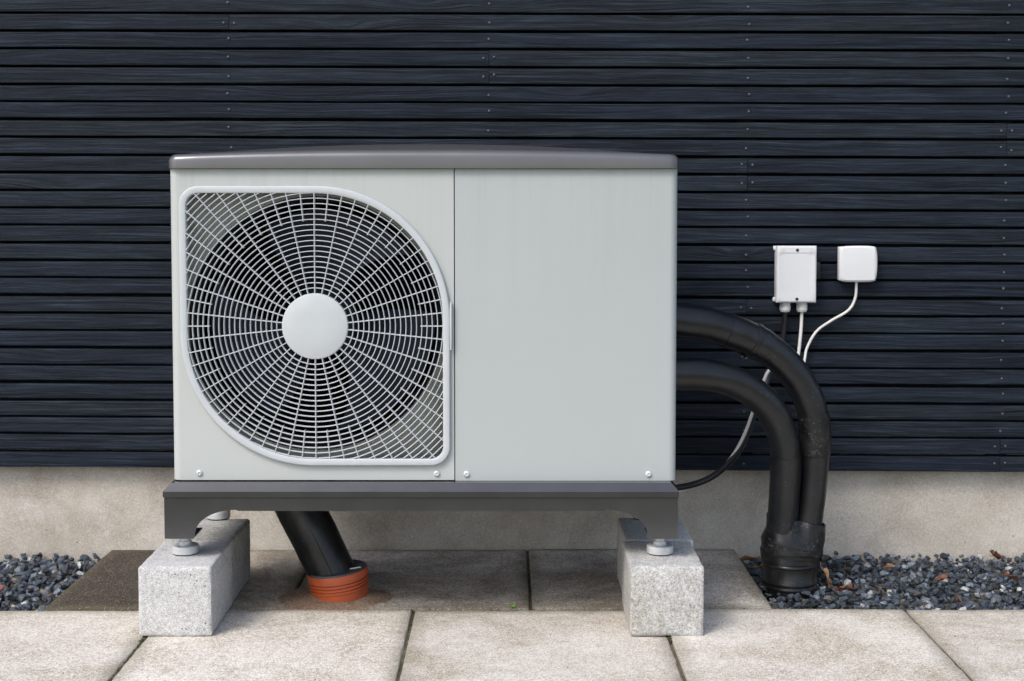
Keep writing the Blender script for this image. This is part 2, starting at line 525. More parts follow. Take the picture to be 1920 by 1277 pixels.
# ------------------------------------------------------------------ house wall: plinth, slats, screws
house = empty('house_wall', (0, YW, 0), 'house wall clad in black horizontal wooden slats above a beige concrete plinth', 'wall')
nx, nzz = 140, 14
V, F = [], []
for j in range(nzz + 1):
    for i in range(nx + 1):
        x = -3 + 6.4 * i / nx; z = -.3 + .58 * j / nzz
        V.append((x, YW + .0035 * noise.noise(Vector((x * 3.1, z * 4, 2))) + .0015 * noise.noise(Vector((x * 13, z * 13, 5))), z))
for j in range(nzz):
    for i in range(nx):
        a = j * (nx + 1) + i; F.append((a, a + 1, a + nx + 2, a + nx + 1))
obj('plinth', join((V, F), box(-3, 3.4, YW + .006, YW + .22, -.3, .28)), M['plinth'], house)
obj('membrane', box(-3, 3.4, YW - .002, YW + .2, .2795, 2.47), M['membrane'], house)
for sx in [-.6515 + .6098 * i for i in range(-3, 7)]:
    obj('batten', box(sx - .022, sx + .022, YW - .019, YW - .003, .222, 2.46), M['membrane'], house)

screw_me = mesh('screw', *lathe([(.0032, 0), (.0032, .0007), (.0026, .0014), (.0012, .0018)], (0, 0, 0), 'Y', 10), M['screw_dark'])
STUDS = [-.6515 + .6098 * i for i in range(-3, 7)]
JOINTS = {23: (4,), 22: (4,), 17: (5,), 16: (5,), 9: (5,), 19: (6,), 18: (6,), 1: (6,), 0: (6,), 25: (3,)}   # slat number: studs where two lengths butt (offset below)
SY = 3.366                                   # front face of the slats
H = .0349


def slat_line(k):
    zl, zr = .2079 + .04147 * k, .1951 + .04177 * k
    return zl, (zr - zl) / 2.42              # bottom edge at x = -1.2, slope


rgs = random.Random(11)
for k in range(54):
    zl, slope = slat_line(k)
    if k in JOINTS: cuts = [STUDS[j] for j in JOINTS[k]]
    else: cuts = [STUDS[rgs.choice((0, 1, 8, 9))]]
    ends = [-3] + [c for c in cuts if -2.9 < c < 3.3] + [3.4]
    jit = rgs.uniform(-.0011, .0011); yj = rgs.uniform(-.0016, .0016); hj = rgs.uniform(-.0009, .0009)
    for a, b in zip(ends[:-1], ends[1:]):
        a2, b2 = a + (.0006 if a > -2.99 else 0), b - (.0006 if b < 3.39 else 0)
        cx = (a2 + b2) / 2; zc = zl + (cx + 1.2) * slope + H / 2 + jit
        n = max(4, int((b2 - a2) / .16)); loops = []
        sd = rgs.uniform(0, 99)
        for i in range(n + 1):
            x = (b2 - a2) * (i / n - .5)
            w1 = .0013 * noise.noise(Vector((x * 4 + sd, 1, 0))); w2 = .0013 * noise.noise(Vector((x * 4 + sd, 9, 0)))
            y0 = .0006 * noise.noise(Vector((x * 3 + sd, 20, 0)))
            h0, h1 = -H / 2 + w1, H / 2 + hj + w2
            bv = .0008
            # weather-cut section: the top edge falls towards the front
            loops.append([(x, y0 + bv * .3, h0 + bv), (x, y0, h0 + 2.2 * bv), (x, y0, h1 - 2.0 * bv), (x, y0 + bv, h1 - .6 * bv), (x, .020, h1 + .002), (x, .020, h0 + .002), (x, y0 + bv * 1.4, h0)])
        vf = loft(loops, True, True, True)
        me = mesh('slat', vf[0], vf[1], M['wood'])
        o = inst('slat', me, house, (cx, SY + yj, zc), (0, math.atan(-slope), 0))
        if k < 29:
            for s in STUDS:
                if not (a - .01 <= s <= b + .01) or not (-1.3 < s < 1.3): continue
                sx = s + rgs.uniform(-.004, .004) - .0004 * (k - 14) * .25
                if abs(s - a) < .01: sx = a + .0125
                elif abs(s - b) < .01: sx = b - .0125
                sc = bpy.data.objects.new('screw', screw_me); col.objects.link(sc); sc.parent = o
                sc.location = (sx - cx, -.0003, rgs.uniform(-.004, .004))

# ------------------------------------------------------------------ gravel beds
protos = []
for s in range(14):
    rg = random.Random(100 + s); bm = bmesh.new()
    for i in range(13):
        d = Vector((rg.gauss(0, 1), rg.gauss(0, 1), rg.gauss(0, 1))).normalized() * rg.uniform(.75, 1)
        bm.verts.new((d.x * 1.0, d.y * .78, d.z * .6))
    r_ = bmesh.ops.convex_hull(bm, input=bm.verts)
    bmesh.ops.delete(bm, geom=[v for v in bm.verts if not v.link_faces], context='VERTS')
    bmesh.ops.triangulate(bm, faces=bm.faces)
    bm.verts.index_update()
    protos.append((np.array([v.co[:] for v in bm.verts]), np.array([[v.index for v in f.verts] for f in bm.faces])))
    bm.free()


def euler_m(a, b, c):
    return np.array(Matrix.Rotation(a, 3, 'X') @ Matrix.Rotation(b, 3, 'Y') @ Matrix.Rotation(c, 3, 'Z'))


def gravel(name, x0, x1, y0, y1, size, seed, label, keep=lambda x, y: True, edge=lambda y: 0):
    rg = random.Random(seed); VV, FF, CC = [], [], []; off = 0
    for layer in range(3):
        step = size * (1.25 if layer < 2 else 2.1)
        y = y0
        while y < y1:
            x = x0
            while x < x1:
                px, py = x + rg.uniform(-.5, .5) * step, y + rg.uniform(-.5, .5) * step
                x += step
                s = size * .5 * rg.choice((.62, .75, .85, .95, 1.05, 1.2, 1.4))
                if not (x0 + s * .8 < px < x1 - s * .8 and y0 + s * .8 < py < y1 - s * .7) or not keep(px, py): continue
                z = (-.034, -.021, -.012)[layer] + rg.uniform(-.004, .004) + .005 * noise.noise(Vector((px * 9, py * 9, seed)))
                pv, pf = protos[rg.randrange(len(protos))]
                m = euler_m(rg.uniform(-.7, .7), rg.uniform(-.7, .7), rg.uniform(0, 6.3)) * s * 1.25
                VV.append(pv @ m.T + np.array((px, py, z))); FF.append(pf + off); off += len(pv)
                u = rg.random()
                if u < .80: L = rg.uniform(.022, .092); c = (L * .76, L * .97, L * 1.30)
                elif u < .94: L = rg.uniform(.12, .22); c = (L * .84, L, L * 1.17)
                elif u < .975: L = rg.uniform(.28, .45); c = (L * .95, L, L * 1.03)
                else: L = rg.uniform(.07, .16); c = (L * 1.1, L * .95, L * .85)
                CC.append(np.tile(np.array(c + (1,)), (len(pv), 1)))
            y += step
    V_, F_, C_ = np.concatenate(VV), np.concatenate(FF), np.concatenate(CC)
    me = bpy.data.meshes.new(name); me.from_pydata(V_.tolist(), [], F_.tolist())
    a = me.attributes.new('stone_colour', 'FLOAT_COLOR', 'POINT'); a.data.foreach_set('color', C_.ravel())
    me.materials.append(M['gravel'])
    o = link(bpy.data.objects.new(name, me), None, (0, 0, 0))
    return tag(o, label, 'gravel', kind='stuff')


SC = Vector((.6265, 3.112, -.012))          # where the socket stands
gravel('gravel', .557, 1.95, YJ + .004, YW - .002, .0165, 5, 'dark blue-grey crushed stone in the bed around the black pipe socket', lambda x, y: (x - SC.x) ** 2 + (y - SC.y) ** 2 > .064 ** 2)
gravel('gravel', -1.95, -.964, YJ + .004, YW - .002, .0195, 6, 'coarser blue-grey crushed stone in the bed beside the soil-stained slab')
bed = obj('gravel_bed', join(box(.5535, 3.4, YJ + .002, YW + .02, -.066, -.036), box(-3, -.9605, YJ + .002, YW + .02, -.066, -.0362)), M['joint'])
tag(bed, kind='structure')


def stone(x, y, z, s, mat, label, seed):
    pv, pf = protos[seed % len(protos)]
    m = euler_m(.2, .3, seed) * s
    o = obj('stone', ([Vector(p) for p in (pv @ m.T + np.array((x, y, z)))], [tuple(q) for q in pf.tolist()]), mat, None, (x, y, z), False)
    return tag(o, label, 'stone')


stone(-1.105, 3.055, .000, .0125, M['stone_red'], 'reddish stone lying among the dark blue-grey gravel', 3)
stone(-1.012, 2.945, -.004, .0125, M['stone_pale'], 'pale grey stone in the gravel by the corner of the soil-stained slab', 5)
stone(-.985, 3.255, -.001, .015, M['stone_pale'], 'long pale stone lying against the edge of the soil-stained slab', 8)


def leaf(x, y, z, s, mat, rot, label, seed, long=1.5):
    rg = random.Random(seed); V, F = [], []
    n = 8
    for i in range(n + 1):
        t = i / n; w = math.sin(math.pi * min(1, t * .96 + .02)) ** .8 * .5 * (1 + .28 * math.sin(i * 2.6 + seed))
        curl = .35 * math.sin(t * 2.4 + seed)
        for q in (-1, -.5, 0, .5, 1):
            V.append(Vector(((t - .5) * long, q * w, .30 * abs(q) ** 1.5 * (1 + .5 * math.sin(seed + i)) + curl * .5 + rg.uniform(-.03, .03))) * s)
    for i in range(n):
        for j in range(4):
            a = i * 5 + j; F.append((a, a + 1, a + 6, a + 5))
    stem = tube([Vector((-.5 * long * s, 0, .1 * s)), Vector((-.68 * long * s, .05 * s, .12 * s)), Vector((-.85 * long * s, .03 * s, .2 * s))], .025 * s, 5)
    V, F = join((V, F), stem)
    mt = Matrix.Rotation(rot[2], 3, 'Z') @ Matrix.Rotation(rot[1], 3, 'Y') @ Matrix.Rotation(rot[0], 3, 'X')
    o = obj('dead_leaf', ([mt @ v + Vector((x, y, z)) for v in V], F), mat, None, (x, y, z), True, 60)
    return tag(o, label, 'leaf', 'dead leaves on the gravel')


leaf(.70, 3.085, .012, .024, M['leaf_tan'], (.5, 1.1, .4), 'tan dry leaf standing on edge against the black pipe socket', 1, 2.0)
leaf(.728, 3.03, .002, .024, M['leaf_brown'], (.2, .2, 2.4), 'dark brown dry leaf on the gravel at the foot of the pipe socket', 2, 1.8)
leaf(.570, 3.30, .002, .024, M['leaf_tan'], (.3, .1, 2.7), 'tan curled leaf between the slab corner and the plinth', 3, 2.2)
leaf(.578, 3.215, .004, .020, M['leaf_tan'], (-.4, .3, .9), 'tan leaf caught between the slab edge and the pipe wrap', 4)
leaf(.875, 3.21, .004, .017, M['leaf_tan'], (.6, .5, 2.3), 'narrow folded tan leaf lying on the gravel right of the pipes', 5, 2.0)
leaf(.965, 3.105, .003, .021, M['leaf_brown'], (.2, -.2, .3), 'ragged russet leaf lying flat in the middle of the gravel', 6, 1.3)
leaf(.945, 2.945, .000, .017, M['leaf_brown'], (.5, .1, 1.0), 'rust-brown leaf at the gravel edge against the paving', 7, 1.3)
leaf(1.145, 3.29, .006, .034, M['leaf_brown'], (.3, .2, .8), 'large dark red-brown leaf lying on gravel near the plinth', 8, 1.2)
leaf(1.125, 3.125, .004, .024, M['leaf_brown'], (-.2, .3, .2), 'crumpled reddish leaf beside pale stones in the gravel', 9, 1.5)

# ------------------------------------------------------------------ concrete blocks under the unit
BT = .1377


def block(x0, x1, y0, y1, mat, rz, label, top=BT):
    v, f = rough_box(x0, x1, y0, y1, .0006, top, .0048, 22, .0024, x0 * 31 + y0 * 17)
    o = obj('concrete_block', (v, f), mat, None, ((x0 + x1) / 2, (y0 + y1) / 2, 0))
    o.rotation_euler[2] = rz
    return tag(o, label, 'block', 'concrete blocks carrying the heat pump')


block(-.7115, -.5695, 2.703, 2.9135, M['block'], R(.2), 'pale concrete block under the front foot at the fan end')
block(-.7105, -.5705, 2.9165, 3.127, M['block_dark'], R(-.3), 'concrete block under the rear foot at the fan end', BT - .0008)
block(.2390, .3815, 2.703, 2.916, M['block_dark'], R(-.4), 'concrete block under the front foot at the pipe end')
block(.2465, .3885, 2.9195, 3.132, M['block'], R(.2), 'pale concrete block under the rear foot at the pipe end', BT - .0006)

# ------------------------------------------------------------------ heat pump
PX = (-.660 + .3352) / 2
pump = empty('heat_pump', (PX, 2.97, BT), 'pale grey outdoor heat pump with round-cornered fan grille standing on concrete blocks', 'heat pump')
X0, X1, YF, YB, Z0, Z1, XS = -.660, .3352, 2.785, 3.165, .2905, .9040, -.1025

gx0, gx1, gz0, gz1 = -.6263, -.1251, .3340, .8566      # clear opening of the fan grille
RS, RB = .024, .247


def guard_loop(off, ns=10, nb=40):
    a0, a1, b0, b1 = gx0 - off, gx1 + off, gz0 - off, gz1 + off
    pts = []
    for (r, cx, cz, st, n) in ((RB + off, a1, b1, 0, nb), (RS + off, a0, b1, 90, ns), (RB + off, a0, b0, 180, nb), (RS + off, a1, b0, 270, ns)):
        ox = cx - r if cx == a1 else cx + r; oz = cz - r if cz == b1 else cz + r
        for i in range(n + 1):
            a = R(st + 90 * i / n); pts.append((ox + r * math.cos(a), oz + r * math.sin(a)))
    return pts


def inside(x, z, off=0.0):
    a0, a1, b0, b1 = gx0 - off, gx1 + off, gz0 - off, gz1 + off
    if not (a0 < x < a1 and b0 < z < b1): return False
    for r, cx, cz, sx, sz in ((RB + off, a1, b1, 1, 1), (RS + off, a0, b1, -1, 1), (RB + off, a0, b0, -1, -1), (RS + off, a1, b0, 1, -1)):
        ox, oz = cx - sx * r, cz - sz * r
        if (x - ox) * sx > 0 and (z - oz) * sz > 0 and math.hypot(x - ox, z - oz) > r: return False
    return True


def side_profile(sign, xo, x_in, rc=.016, n=8):
    """plan view: front face end -> rounded corner -> side -> back flange"""
    cx = xo - sign * rc
    pts = [(x_in, YF)] if x_in is not None else []
    for i in range(n + 1):
        a = math.pi / 2 * i / n
        pts.append((cx + sign * rc * math.sin(a), YF + rc - rc * math.cos(a)))
    pts += [(xo, YB), (xo - sign * .03, YB)]
    return pts


def vertical_sheet(plan, z0, z1, rb=.010, outer_sign=0):
    lo = [Vector((x, y, z0)) for x, y in plan]; hi = [Vector((x, y, z1)) for x, y in plan]
    inn = [Vector((x, y + .012 if i < 2 else y, z0 + .0005)) for i, (x, y) in enumerate(plan)]
    return loft([hi, lo], closed=False)


# left front panel with the fan opening
rc = .016
outer = [(X0 + rc, Z0), (XS - .001, Z0), (XS - .001, Z1), (X0 + rc, Z1)]
hole = guard_loop(.006)
loops2d = [[Vector((x, z, 0)) for x, z in outer], [Vector((x, z, 0)) for x, z in hole]]
pts = [Vector((x, YF, z)) for x, z in outer] + [Vector((x, YF, z)) for x, z in hole]
front_l = (pts, [tuple(t) for t in tessellate_polygon(loops2d)])
rim = loft([[Vector((x, YF, z)) for x, z in hole], [Vector((x, YF + .02, z)) for x, z in hole]])
side_l = vertical_sheet(side_profile(-1, X0, None), Z0, Z1)
seam_l = loft([[Vector((XS - .001, YF, Z0)), Vector((XS - .001, YF, Z1))], [Vector((XS - .001, YF + .015, Z0)), Vector((XS - .001, YF + .015, Z1))]], closed=False)
fold_l = loft([[Vector((X0 + rc, YF, Z0)), Vector((XS - .001, YF, Z0))], [Vector((X0 + rc, YF + .014, Z0 + .0002)), Vector((XS - .001, YF + .014, Z0 + .0002))]], closed=False)
fp = obj('front_panel', join(front_l, rim, side_l, seam_l, fold_l), M['panel'], pump, (X0, YF, Z0))
fp['label'] = 'grey-green front panel around the fan grille'
# right front panel: one smooth sheet folded round the corner
prof = side_profile(1, X1, XS + .001)
sheet = vertical_sheet(prof, Z0 - .0015, Z1)
seam_r = loft([[Vector((XS + .001, YF, Z0 - .0015)), Vector((XS + .001, YF, Z1))], [Vector((XS + .001, YF + .015, Z0)), Vector((XS + .001, YF + .015, Z1))]], closed=False)
fold_r = loft([[Vector((x, y, Z0 - .0015)) for x, y in prof[:10]], [Vector((min(x, X1 - .012), YF + .016, Z0 - .0013)) for x, y in prof[:10]]], closed=False)
fp = obj('front_panel', join(sheet, seam_r, fold_r), M['panel_right'], pump, (X1, YF, Z0))
fp['label'] = 'plain blue-grey front panel without openings'

# inside: shell, shroud plate with round mouth, coil
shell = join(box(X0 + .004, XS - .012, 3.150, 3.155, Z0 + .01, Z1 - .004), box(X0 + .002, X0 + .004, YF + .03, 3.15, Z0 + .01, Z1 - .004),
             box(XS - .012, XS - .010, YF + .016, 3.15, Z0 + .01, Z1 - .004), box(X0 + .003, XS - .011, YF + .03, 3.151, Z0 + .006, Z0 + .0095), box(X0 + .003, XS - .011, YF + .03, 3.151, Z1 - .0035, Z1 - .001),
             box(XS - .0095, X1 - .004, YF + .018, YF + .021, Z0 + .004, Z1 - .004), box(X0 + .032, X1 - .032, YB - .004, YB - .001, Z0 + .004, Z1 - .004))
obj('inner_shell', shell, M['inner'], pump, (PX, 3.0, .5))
HX, HZ = -.3757, .5960
YS = 2.826
circ = [(HX - .0055 + .2535 * math.cos(2 * math.pi * i / 72), HZ + .001 + .2535 * math.sin(2 * math.pi * i / 72)) for i in range(72)]
so = [(X0 + .005, Z0 + .011), (XS - .013, Z0 + .011), (XS - .013, Z1 - .005), (X0 + .005, Z1 - .005)]
plate = ([Vector((x, YS, z)) for x, z in so + circ], [tuple(t) for t in tessellate_polygon([[Vector((x, z, 0)) for x, z in so], [Vector((x, z, 0)) for x, z in circ]])])
sh = obj('shroud', plate, M['shroud'], pump, (HX, YS, HZ))


def ring_loop(r, y):
    return [Vector((HX - .0055 + r * math.cos(2 * math.pi * i / 72), y, HZ + .001 + r * math.sin(2 * math.pi * i / 72))) for i in range(72)]


obj('fan_mouth', loft([ring_loop(.2535, YS - .0005), ring_loop(.252, YS + .008), ring_loop(.245, YS + .025), ring_loop(.243, YS + .09)]), M['mouth'], pump, (HX, YS, HZ))
obj('coil', join(box(X0 + .02, XS - .02, 3.09, 3.14, Z0 + .02, Z1 - .01), *[box(X0 + .02, XS - .02, 3.086, 3.0895, Z0 + .03 + i * .024, Z0 + .036 + i * .024) for i in range(24)]), M['coil'], pump, (HX, 3.1, HZ), False)

# fan
fan = obj('fan', lathe([(.072, 0), (.070, .05), (.055, .062), (.02, .066)], (HX, 2.93, HZ), 'Y', 32), M['fan'], pump, (HX, 2.90, HZ))
for k, ph in enumerate((-24, 96, 216)):
    V, F = [], []
    na, nr = 14, 8
    for side in (0, 1):
        for i in range(na + 1):
            for j in range(nr + 1):
                t = i / na - .5; r = .066 + (.228 - .066) * j / nr
                wid = R(66 + 20 * (j / nr)); sweep = R(-16) * (j / nr) ** 1.4
                a = R(ph) + t * wid + sweep
                y = 2.905 + .075 * t * (1.0 - .25 * j / nr) + .02 * (2 * t) ** 2 * .5 + side * .003
                V.append(Vector((HX + r * math.cos(a), y, HZ + r * math.sin(a))))
    st = (na + 1) * (nr + 1)
    for side in (0, 1):
        for i in range(na):
            for j in range(nr):
                q = side * st + i * (nr + 1) + j
                F.append((q, q + 1, q + nr + 2, q + nr + 1))
    for i in range(na):
        for j in (0, nr):
            q = i * (nr + 1) + j; F.append((q, q + nr + 1, q + nr + 1 + st, q + st))
    for i in (0, na):
        for j in range(nr):
            q = i * (nr + 1) + j; F.append((q, q + 1, q + 1 + st, q + st))
    obj('blade', (V, F), M['fan'], fan, (HX, 2.905, HZ))

# grille
guard = obj('fan_guard', loft([[Vector((x, y, z)) for x, z in guard_loop(o_)] for o_, y in
            ((.0, YF + .016), (.0, YF - .0078), (.0006, YF - .0088), (.0016, YF - .0092), (.0112, YF - .0100), (.0124, YF - .0094), (.0136, YF - .0078), (.0138, YF - .0065), (.0138, YF - .0030), (.0120, YF - .0025), (.0080, YF - .0025), (.0080, YF + .004))]), M['guard'], pump, (HX, YF, HZ), True, 50)
YG0, YG1 = YF - .0085, YF + .0005
rings = [.0752 + .01032 * k for k in range(30)]
for r in rings:
    n = max(72, int(r * 900)); runs = []; cur = []
    flags = [inside(HX + r * math.cos(2 * math.pi * i / n), HZ + r * math.sin(2 * math.pi * i / n), .002) for i in range(n)]
    if not any(flags): continue
    w = .0009
    if all(flags):
        def rl(rr, y): return [Vector((HX + rr * math.cos(2 * math.pi * i / n), y, HZ + rr * math.sin(2 * math.pi * i / n))) for i in range(n)]
        vf = loft([rl(r - w, YG1), rl(r - w, YG0 + .001), rl(r - w * .3, YG0), rl(r + w * .3, YG0), rl(r + w, YG0 + .001), rl(r + w, YG1), rl(r - w, YG1)])
    else:
        st = flags.index(False); parts = []
        idx = [(st + i) % n for i in range(n)]
        for i in idx + [st]:
            if flags[i] and i != st: cur.append(i)
            else:
                if len(cur) > 2: runs.append(cur)
                cur = []
        for run in runs:
            def rl(rr, y): return [Vector((HX + rr * math.cos(2 * math.pi * i / n), y, HZ + rr * math.sin(2 * math.pi * i / n))) for i in run]
            parts.append(loft([rl(r - w, YG1), rl(r - w, YG0 + .001), rl(r - w * .3, YG0), rl(r + w * .3, YG0), rl(r + w, YG0 + .001), rl(r + w, YG1), rl(r - w, YG1)], closed=False))
        if not parts: continue
        for vf in parts: obj('grille_ring', vf, M['guard'], guard, tuple(vf[0][0]))
        continue
    obj('grille_ring', vf, M['guard'], guard, (HX, YF, HZ))
for k in range(60):
    a = R(90 + 6 * k); full = k % 2 == 0
    r0 = .058 if full else .2065
    r1 = r0
    while inside(HX + r1 * math.cos(a), HZ + r1 * math.sin(a), .003) and r1 < .5: r1 += .002
    if r1 - r0 < .006: continue
    d = Vector((math.cos(a), 0, math.sin(a))); p = Vector((-math.sin(a), 0, math.cos(a)))
    c = Vector((HX, 0, HZ)); w = .00095
    lp = []
    for rr in (r0, r1):
        b_ = c + d * rr
        lp.append([b_ + p * w * sx + Vector((0, y, 0)) for sx, y in ((-1, YG1 + .006), (-1, YG0 + .0006), (-.5, YG0 - .0003), (.5, YG0 - .0003), (1, YG0 + .0006), (1, YG1 + .006))])
    obj('spoke', loft(lp, True, True, True), M['guard'], guard, tuple(c + d * r0 + Vector((0, YF, 0))))
obj('hub_cap', lathe([(.0605, -.010), (.0648, -.008), (.0648, .0075), (.0640, .0092), (.0620, .0100), (.03, .0108), (.004, .011)], (HX, YF, HZ), 'Y', 72), M['guard'], guard, (HX, YF, HZ))
obj('clip', box(-.1115, -.1075, YF - .011, YF + .002, .549, .643, .0012), M['guard'], guard, (-.109, YF, .596))

# lid: crowned sheet with rounded edge
lx0, lx1, ly0, ly1 = -.6615, .3375, 2.7745, 3.180
lcx, lcy = (lx0 + lx1) / 2, (ly0 + ly1) / 2


def lid_z(x, y):
    u = (x - lcx) / (lx1 - lcx); v = (y - lcy) / (ly1 - lcy)
    return .9315 + .0075 * (1 - abs(u) ** 2.4) + .0195 * max(0, 1 - abs(v) ** 2.0) * max(0, 1 - abs(u) ** 2.2)


def rrect(x0, x1, y0, y1, r, nside=22, nc=6):
    pts = []
    cs = ((x1 - r, y1 - r, 0), (x0 + r, y1 - r, 90), (x0 + r, y0 + r, 180), (x1 - r, y0 + r, 270))
    for i, (cx, cy, st) in enumerate(cs):
        for k in range(nc + 1):
            a = R(st + 90 * k / nc); pts.append((cx + r * math.cos(a), cy + r * math.sin(a)))
        nx_, ny_, st2 = cs[(i + 1) % 4]; a = R(st2)
        ex, ey = nx_ + r * math.cos(a), ny_ + r * math.sin(a); sx, sy = pts[-1]
        for k in range(1, nside): pts.append((sx + (ex - sx) * k / nside, sy + (ey - sy) * k / nside))
    return pts


er = .0135
loops = []
base_loop = rrect(lx0, lx1, ly0, ly1, .020)
loops.append([Vector((x + (lcx - x) * .02, y + (lcy - y) * .02, .9048)) for x, y in base_loop])
loops.append([Vector((x, y, .9045)) for x, y in base_loop])
loops.append([Vector((x, y, .9053)) for x, y in base_loop])
for k in range(0, 8):
    a = math.pi / 2 * k / 7; ins = er * (1 - math.cos(a))
    lp = rrect(lx0 + ins, lx1 - ins, ly0 + ins, ly1 - ins, .020 - ins * .9)
    loops.append([Vector((x, y, lid_z(x, y) - er * (1 - math.sin(a)))) for x, y in lp])
inner = rrect(lx0 + er, lx1 - er, ly0 + er, ly1 - er, .020 - er * .9)
for k in range(1, 13):
    s = 1 - k / 13
    loops.append([Vector((lcx + (x - lcx) * (.35 + .65 * s), lcy + (y - lcy) * s, lid_z(lcx + (x - lcx) * (.35 + .65 * s), lcy + (y - lcy) * s))) for x, y in inner])
obj('lid', loft(loops, True, True, True), M['lid'], pump, (lcx, lcy, .9045), True, 40)

# base frame: folded ledge, skirts with arched legs, feet
bx0, bx1, by0, by1 = -.6730, .3372, 2.7545, 3.195


def rect(ins, z):
    x0, x1, y0, y1 = bx0 + ins, bx1 - ins, by0 + ins, by1 - ins
    n = 8; p = [(x0, y0), (x1, y0), (x1, y1), (x0, y1)]
    return [Vector((x, y, z)) for x, y in p]


base = obj('base_frame', loft([rect(.06, .2886), rect(.0142, .2884), rect(.0134, .2881), rect(.0010, .2748), rect(.0003, .2741), rect(0, .2733), rect(0, .2622), rect(.0014, .2614), rect(.012, .2614), rect(.012, .270)], True, True, True), M['base'], pump, (PX, 2.97, .26), True, 20)


def arch(x_in, z_in, x_out, z_out, n=12):
    """quarter-ellipse from the top of the cut-out to the leg"""
    return [(x_in + (x_out - x_in) * math.sin(math.pi / 2 * i / n), z_out + (z_in - z_out) * math.cos(math.pi / 2 * i / n)) for i in range(n + 1)]


def skirt_poly(x0, x1, leg=.0575, low=.1792, mid=.2345, top=.2612, span=.082):
    L = arch(x0 + leg + span, mid + .0022, x0 + leg + .002, low + .0085)
    Rr = arch(x1 - leg - span, mid + .0022, x1 - leg - .002, low + .0085)
    return [(x0, top), (x0, low), (x0 + leg - .001, low), (x0 + leg + .0035, low + .006)] + L[::-1] + [(x0 + leg + span + .006, mid)] + [(x1 - leg - span - .006, mid)] + Rr + [(x1 - leg - .0035, low + .006), (x1 - leg + .001, low), (x1, low), (x1, top)]


obj('front_skirt', prism(skirt_poly(bx0 + .0018, bx1 - .0018), by0 + .003, by0 + .005), M['base'], base, (PX, by0, .22), False)
obj('rear_skirt', prism(skirt_poly(bx0 + .0018, bx1 - .0018), by1 - .005, by1 - .003), M['base'], base, (PX, by1, .22), False)
for s, xx in ((0, bx0 + .002), (1, bx1 - .004)):
    obj('side_skirt', prism_x(skirt_poly(by0 + .0055, by1 - .0055), xx, xx + .002), M['base'], base, (xx, 2.97, .22), False)
FEET = [(-.6425, 2.809), (.3065, 2.809), (-.6405, 3.125), (.3075, 3.125)]
for fx, fy in FEET:
    x0, x1 = (bx0 + .0045, bx0 + .0585) if fx < 0 else (bx1 - .0585, bx1 - .0045)
    y0, y1 = (by0 + .0055, by0 + .085) if fy < 3 else (by1 - .085, by1 - .0055)
    obj('foot_plate', box(x0, x1, y0, y1, .1796, .1826), M['base'], base, (fx, fy, .18), False)
    ft = obj('adjustable_foot', lathe([(.0245, .0022), (.0262, .0026), (.0266, .0040), (.0266, .0158), (.0262, .0172), (.0250, .0180), (.0120, .0188), (.0085, .0190)], (fx, fy, BT), 'Z', 40), M['steel'], pump, (fx, fy, BT))
    obj('rubber_pad', lathe([(.0245, 0), (.0252, .0010), (.0245, .0022)], (fx, fy, BT), 'Z', 32), M['rubber'], ft, (fx, fy, BT))
    obj('bolt', lathe([(.0126, .0175), (.0130, .0185), (.0130, .0255), (.0105, .0265), (.0100, .050)], (fx, fy, BT), 'Z', 16), M['steel'], ft, (fx, fy, BT))
    obj('nut', lathe([(.0120, .0290), (.0136, .0305), (.0136, .0400), (.0120, .0415)], (fx, fy, BT), 'Z', 6), M['steel'], ft, (fx, fy, BT), False)
# screws along the foot of the panels
psm = mesh('panel_screw', *lathe([(.0062, 0), (.0064, .0012), (.0054, .0028), (.0036, .0036), (.0026, .0037), (.0022, .0022), (.0004, .0020)], (0, 0, 0), 'Y', 20, True, True), M['steel'])
for x, z in ((-.6071, .3044), (-.1381, .3033), (-.0791, .3022), (.2804, .3022)):
    inst('panel_screw', psm, pump, (x, YF - .0002, z))

# ------------------------------------------------------------------ pipes and hoses
# drain hose into the orange socket
dp = spline([(-.520, 3.03, .345), (-.492, 3.02, .285), (-.4480, 3.003, .2020), (-.4080, 2.991, .1275), (-.3715, 2.983, .0540), (-.358, 2.979, .020)], 7)
hose = tag(obj('drain_hose', tube(dp, lambda t: .0515 - .0015 * t, 36, .0012, 3), M['wet'], None, (-.352, 2.979, .06)), 'glossy black drain hose running from beneath the heat pump into the orange socket', 'hose')
sp = []
for i, p in enumerate(dp[8:-5]):
    sp.append(p + Vector((.014 - .004 * i / len(dp), -.0502, -.004)))
obj('seam', tube(sp, .0014, 6), M['rubber'], hose, tuple(sp[0]))
dc = Vector((-.3525, 2.981, .0))
prof = [(.0575, -.03), (.0600, .0), (.0602, .0215), (.0626, .0230), (.0626, .0270), (.0598, .0278), (.0598, .0296), (.0632, .0304), (.0632, .0342), (.0600, .0350), (.0600, .0368), (.0636, .0376), (.0636, .0412), (.0604, .0420), (.0604, .0438), (.0640, .0446), (.0645, .0600), (.0640, .0612), (.0600, .0612)]
v, f = lathe(prof, (0, 0, 0), 'Z', 56, True, False)
tilt = Matrix.Rotation(R(-7), 4, 'Y') @ Matrix.Rotation(R(2), 4, 'X')
sock = tag(obj('drain_socket', ([tilt @ p + dc for p in v], f), M['orange'], None, tuple(dc)), 'ribbed orange plastic drain socket rising from sand between the slabs', 'drain')
v, f = lathe([(.0605, .050), (.0622, .0605), (.0600, .0640), (.050, .0648), (.047, .0640)], (0, 0, 0), 'Z', 48, True, True)
seal = obj('rubber_seal', ([tilt @ p + dc for p in v], f), M['seal'], sock, tuple(dc))
v, f = box(-.013, .013, -.0022, .0022, .0640, .0662, .0006, 1)
mt = Matrix.Translation((.040, -.020, 0)) @ Matrix.Rotation(R(8), 4, 'Z')
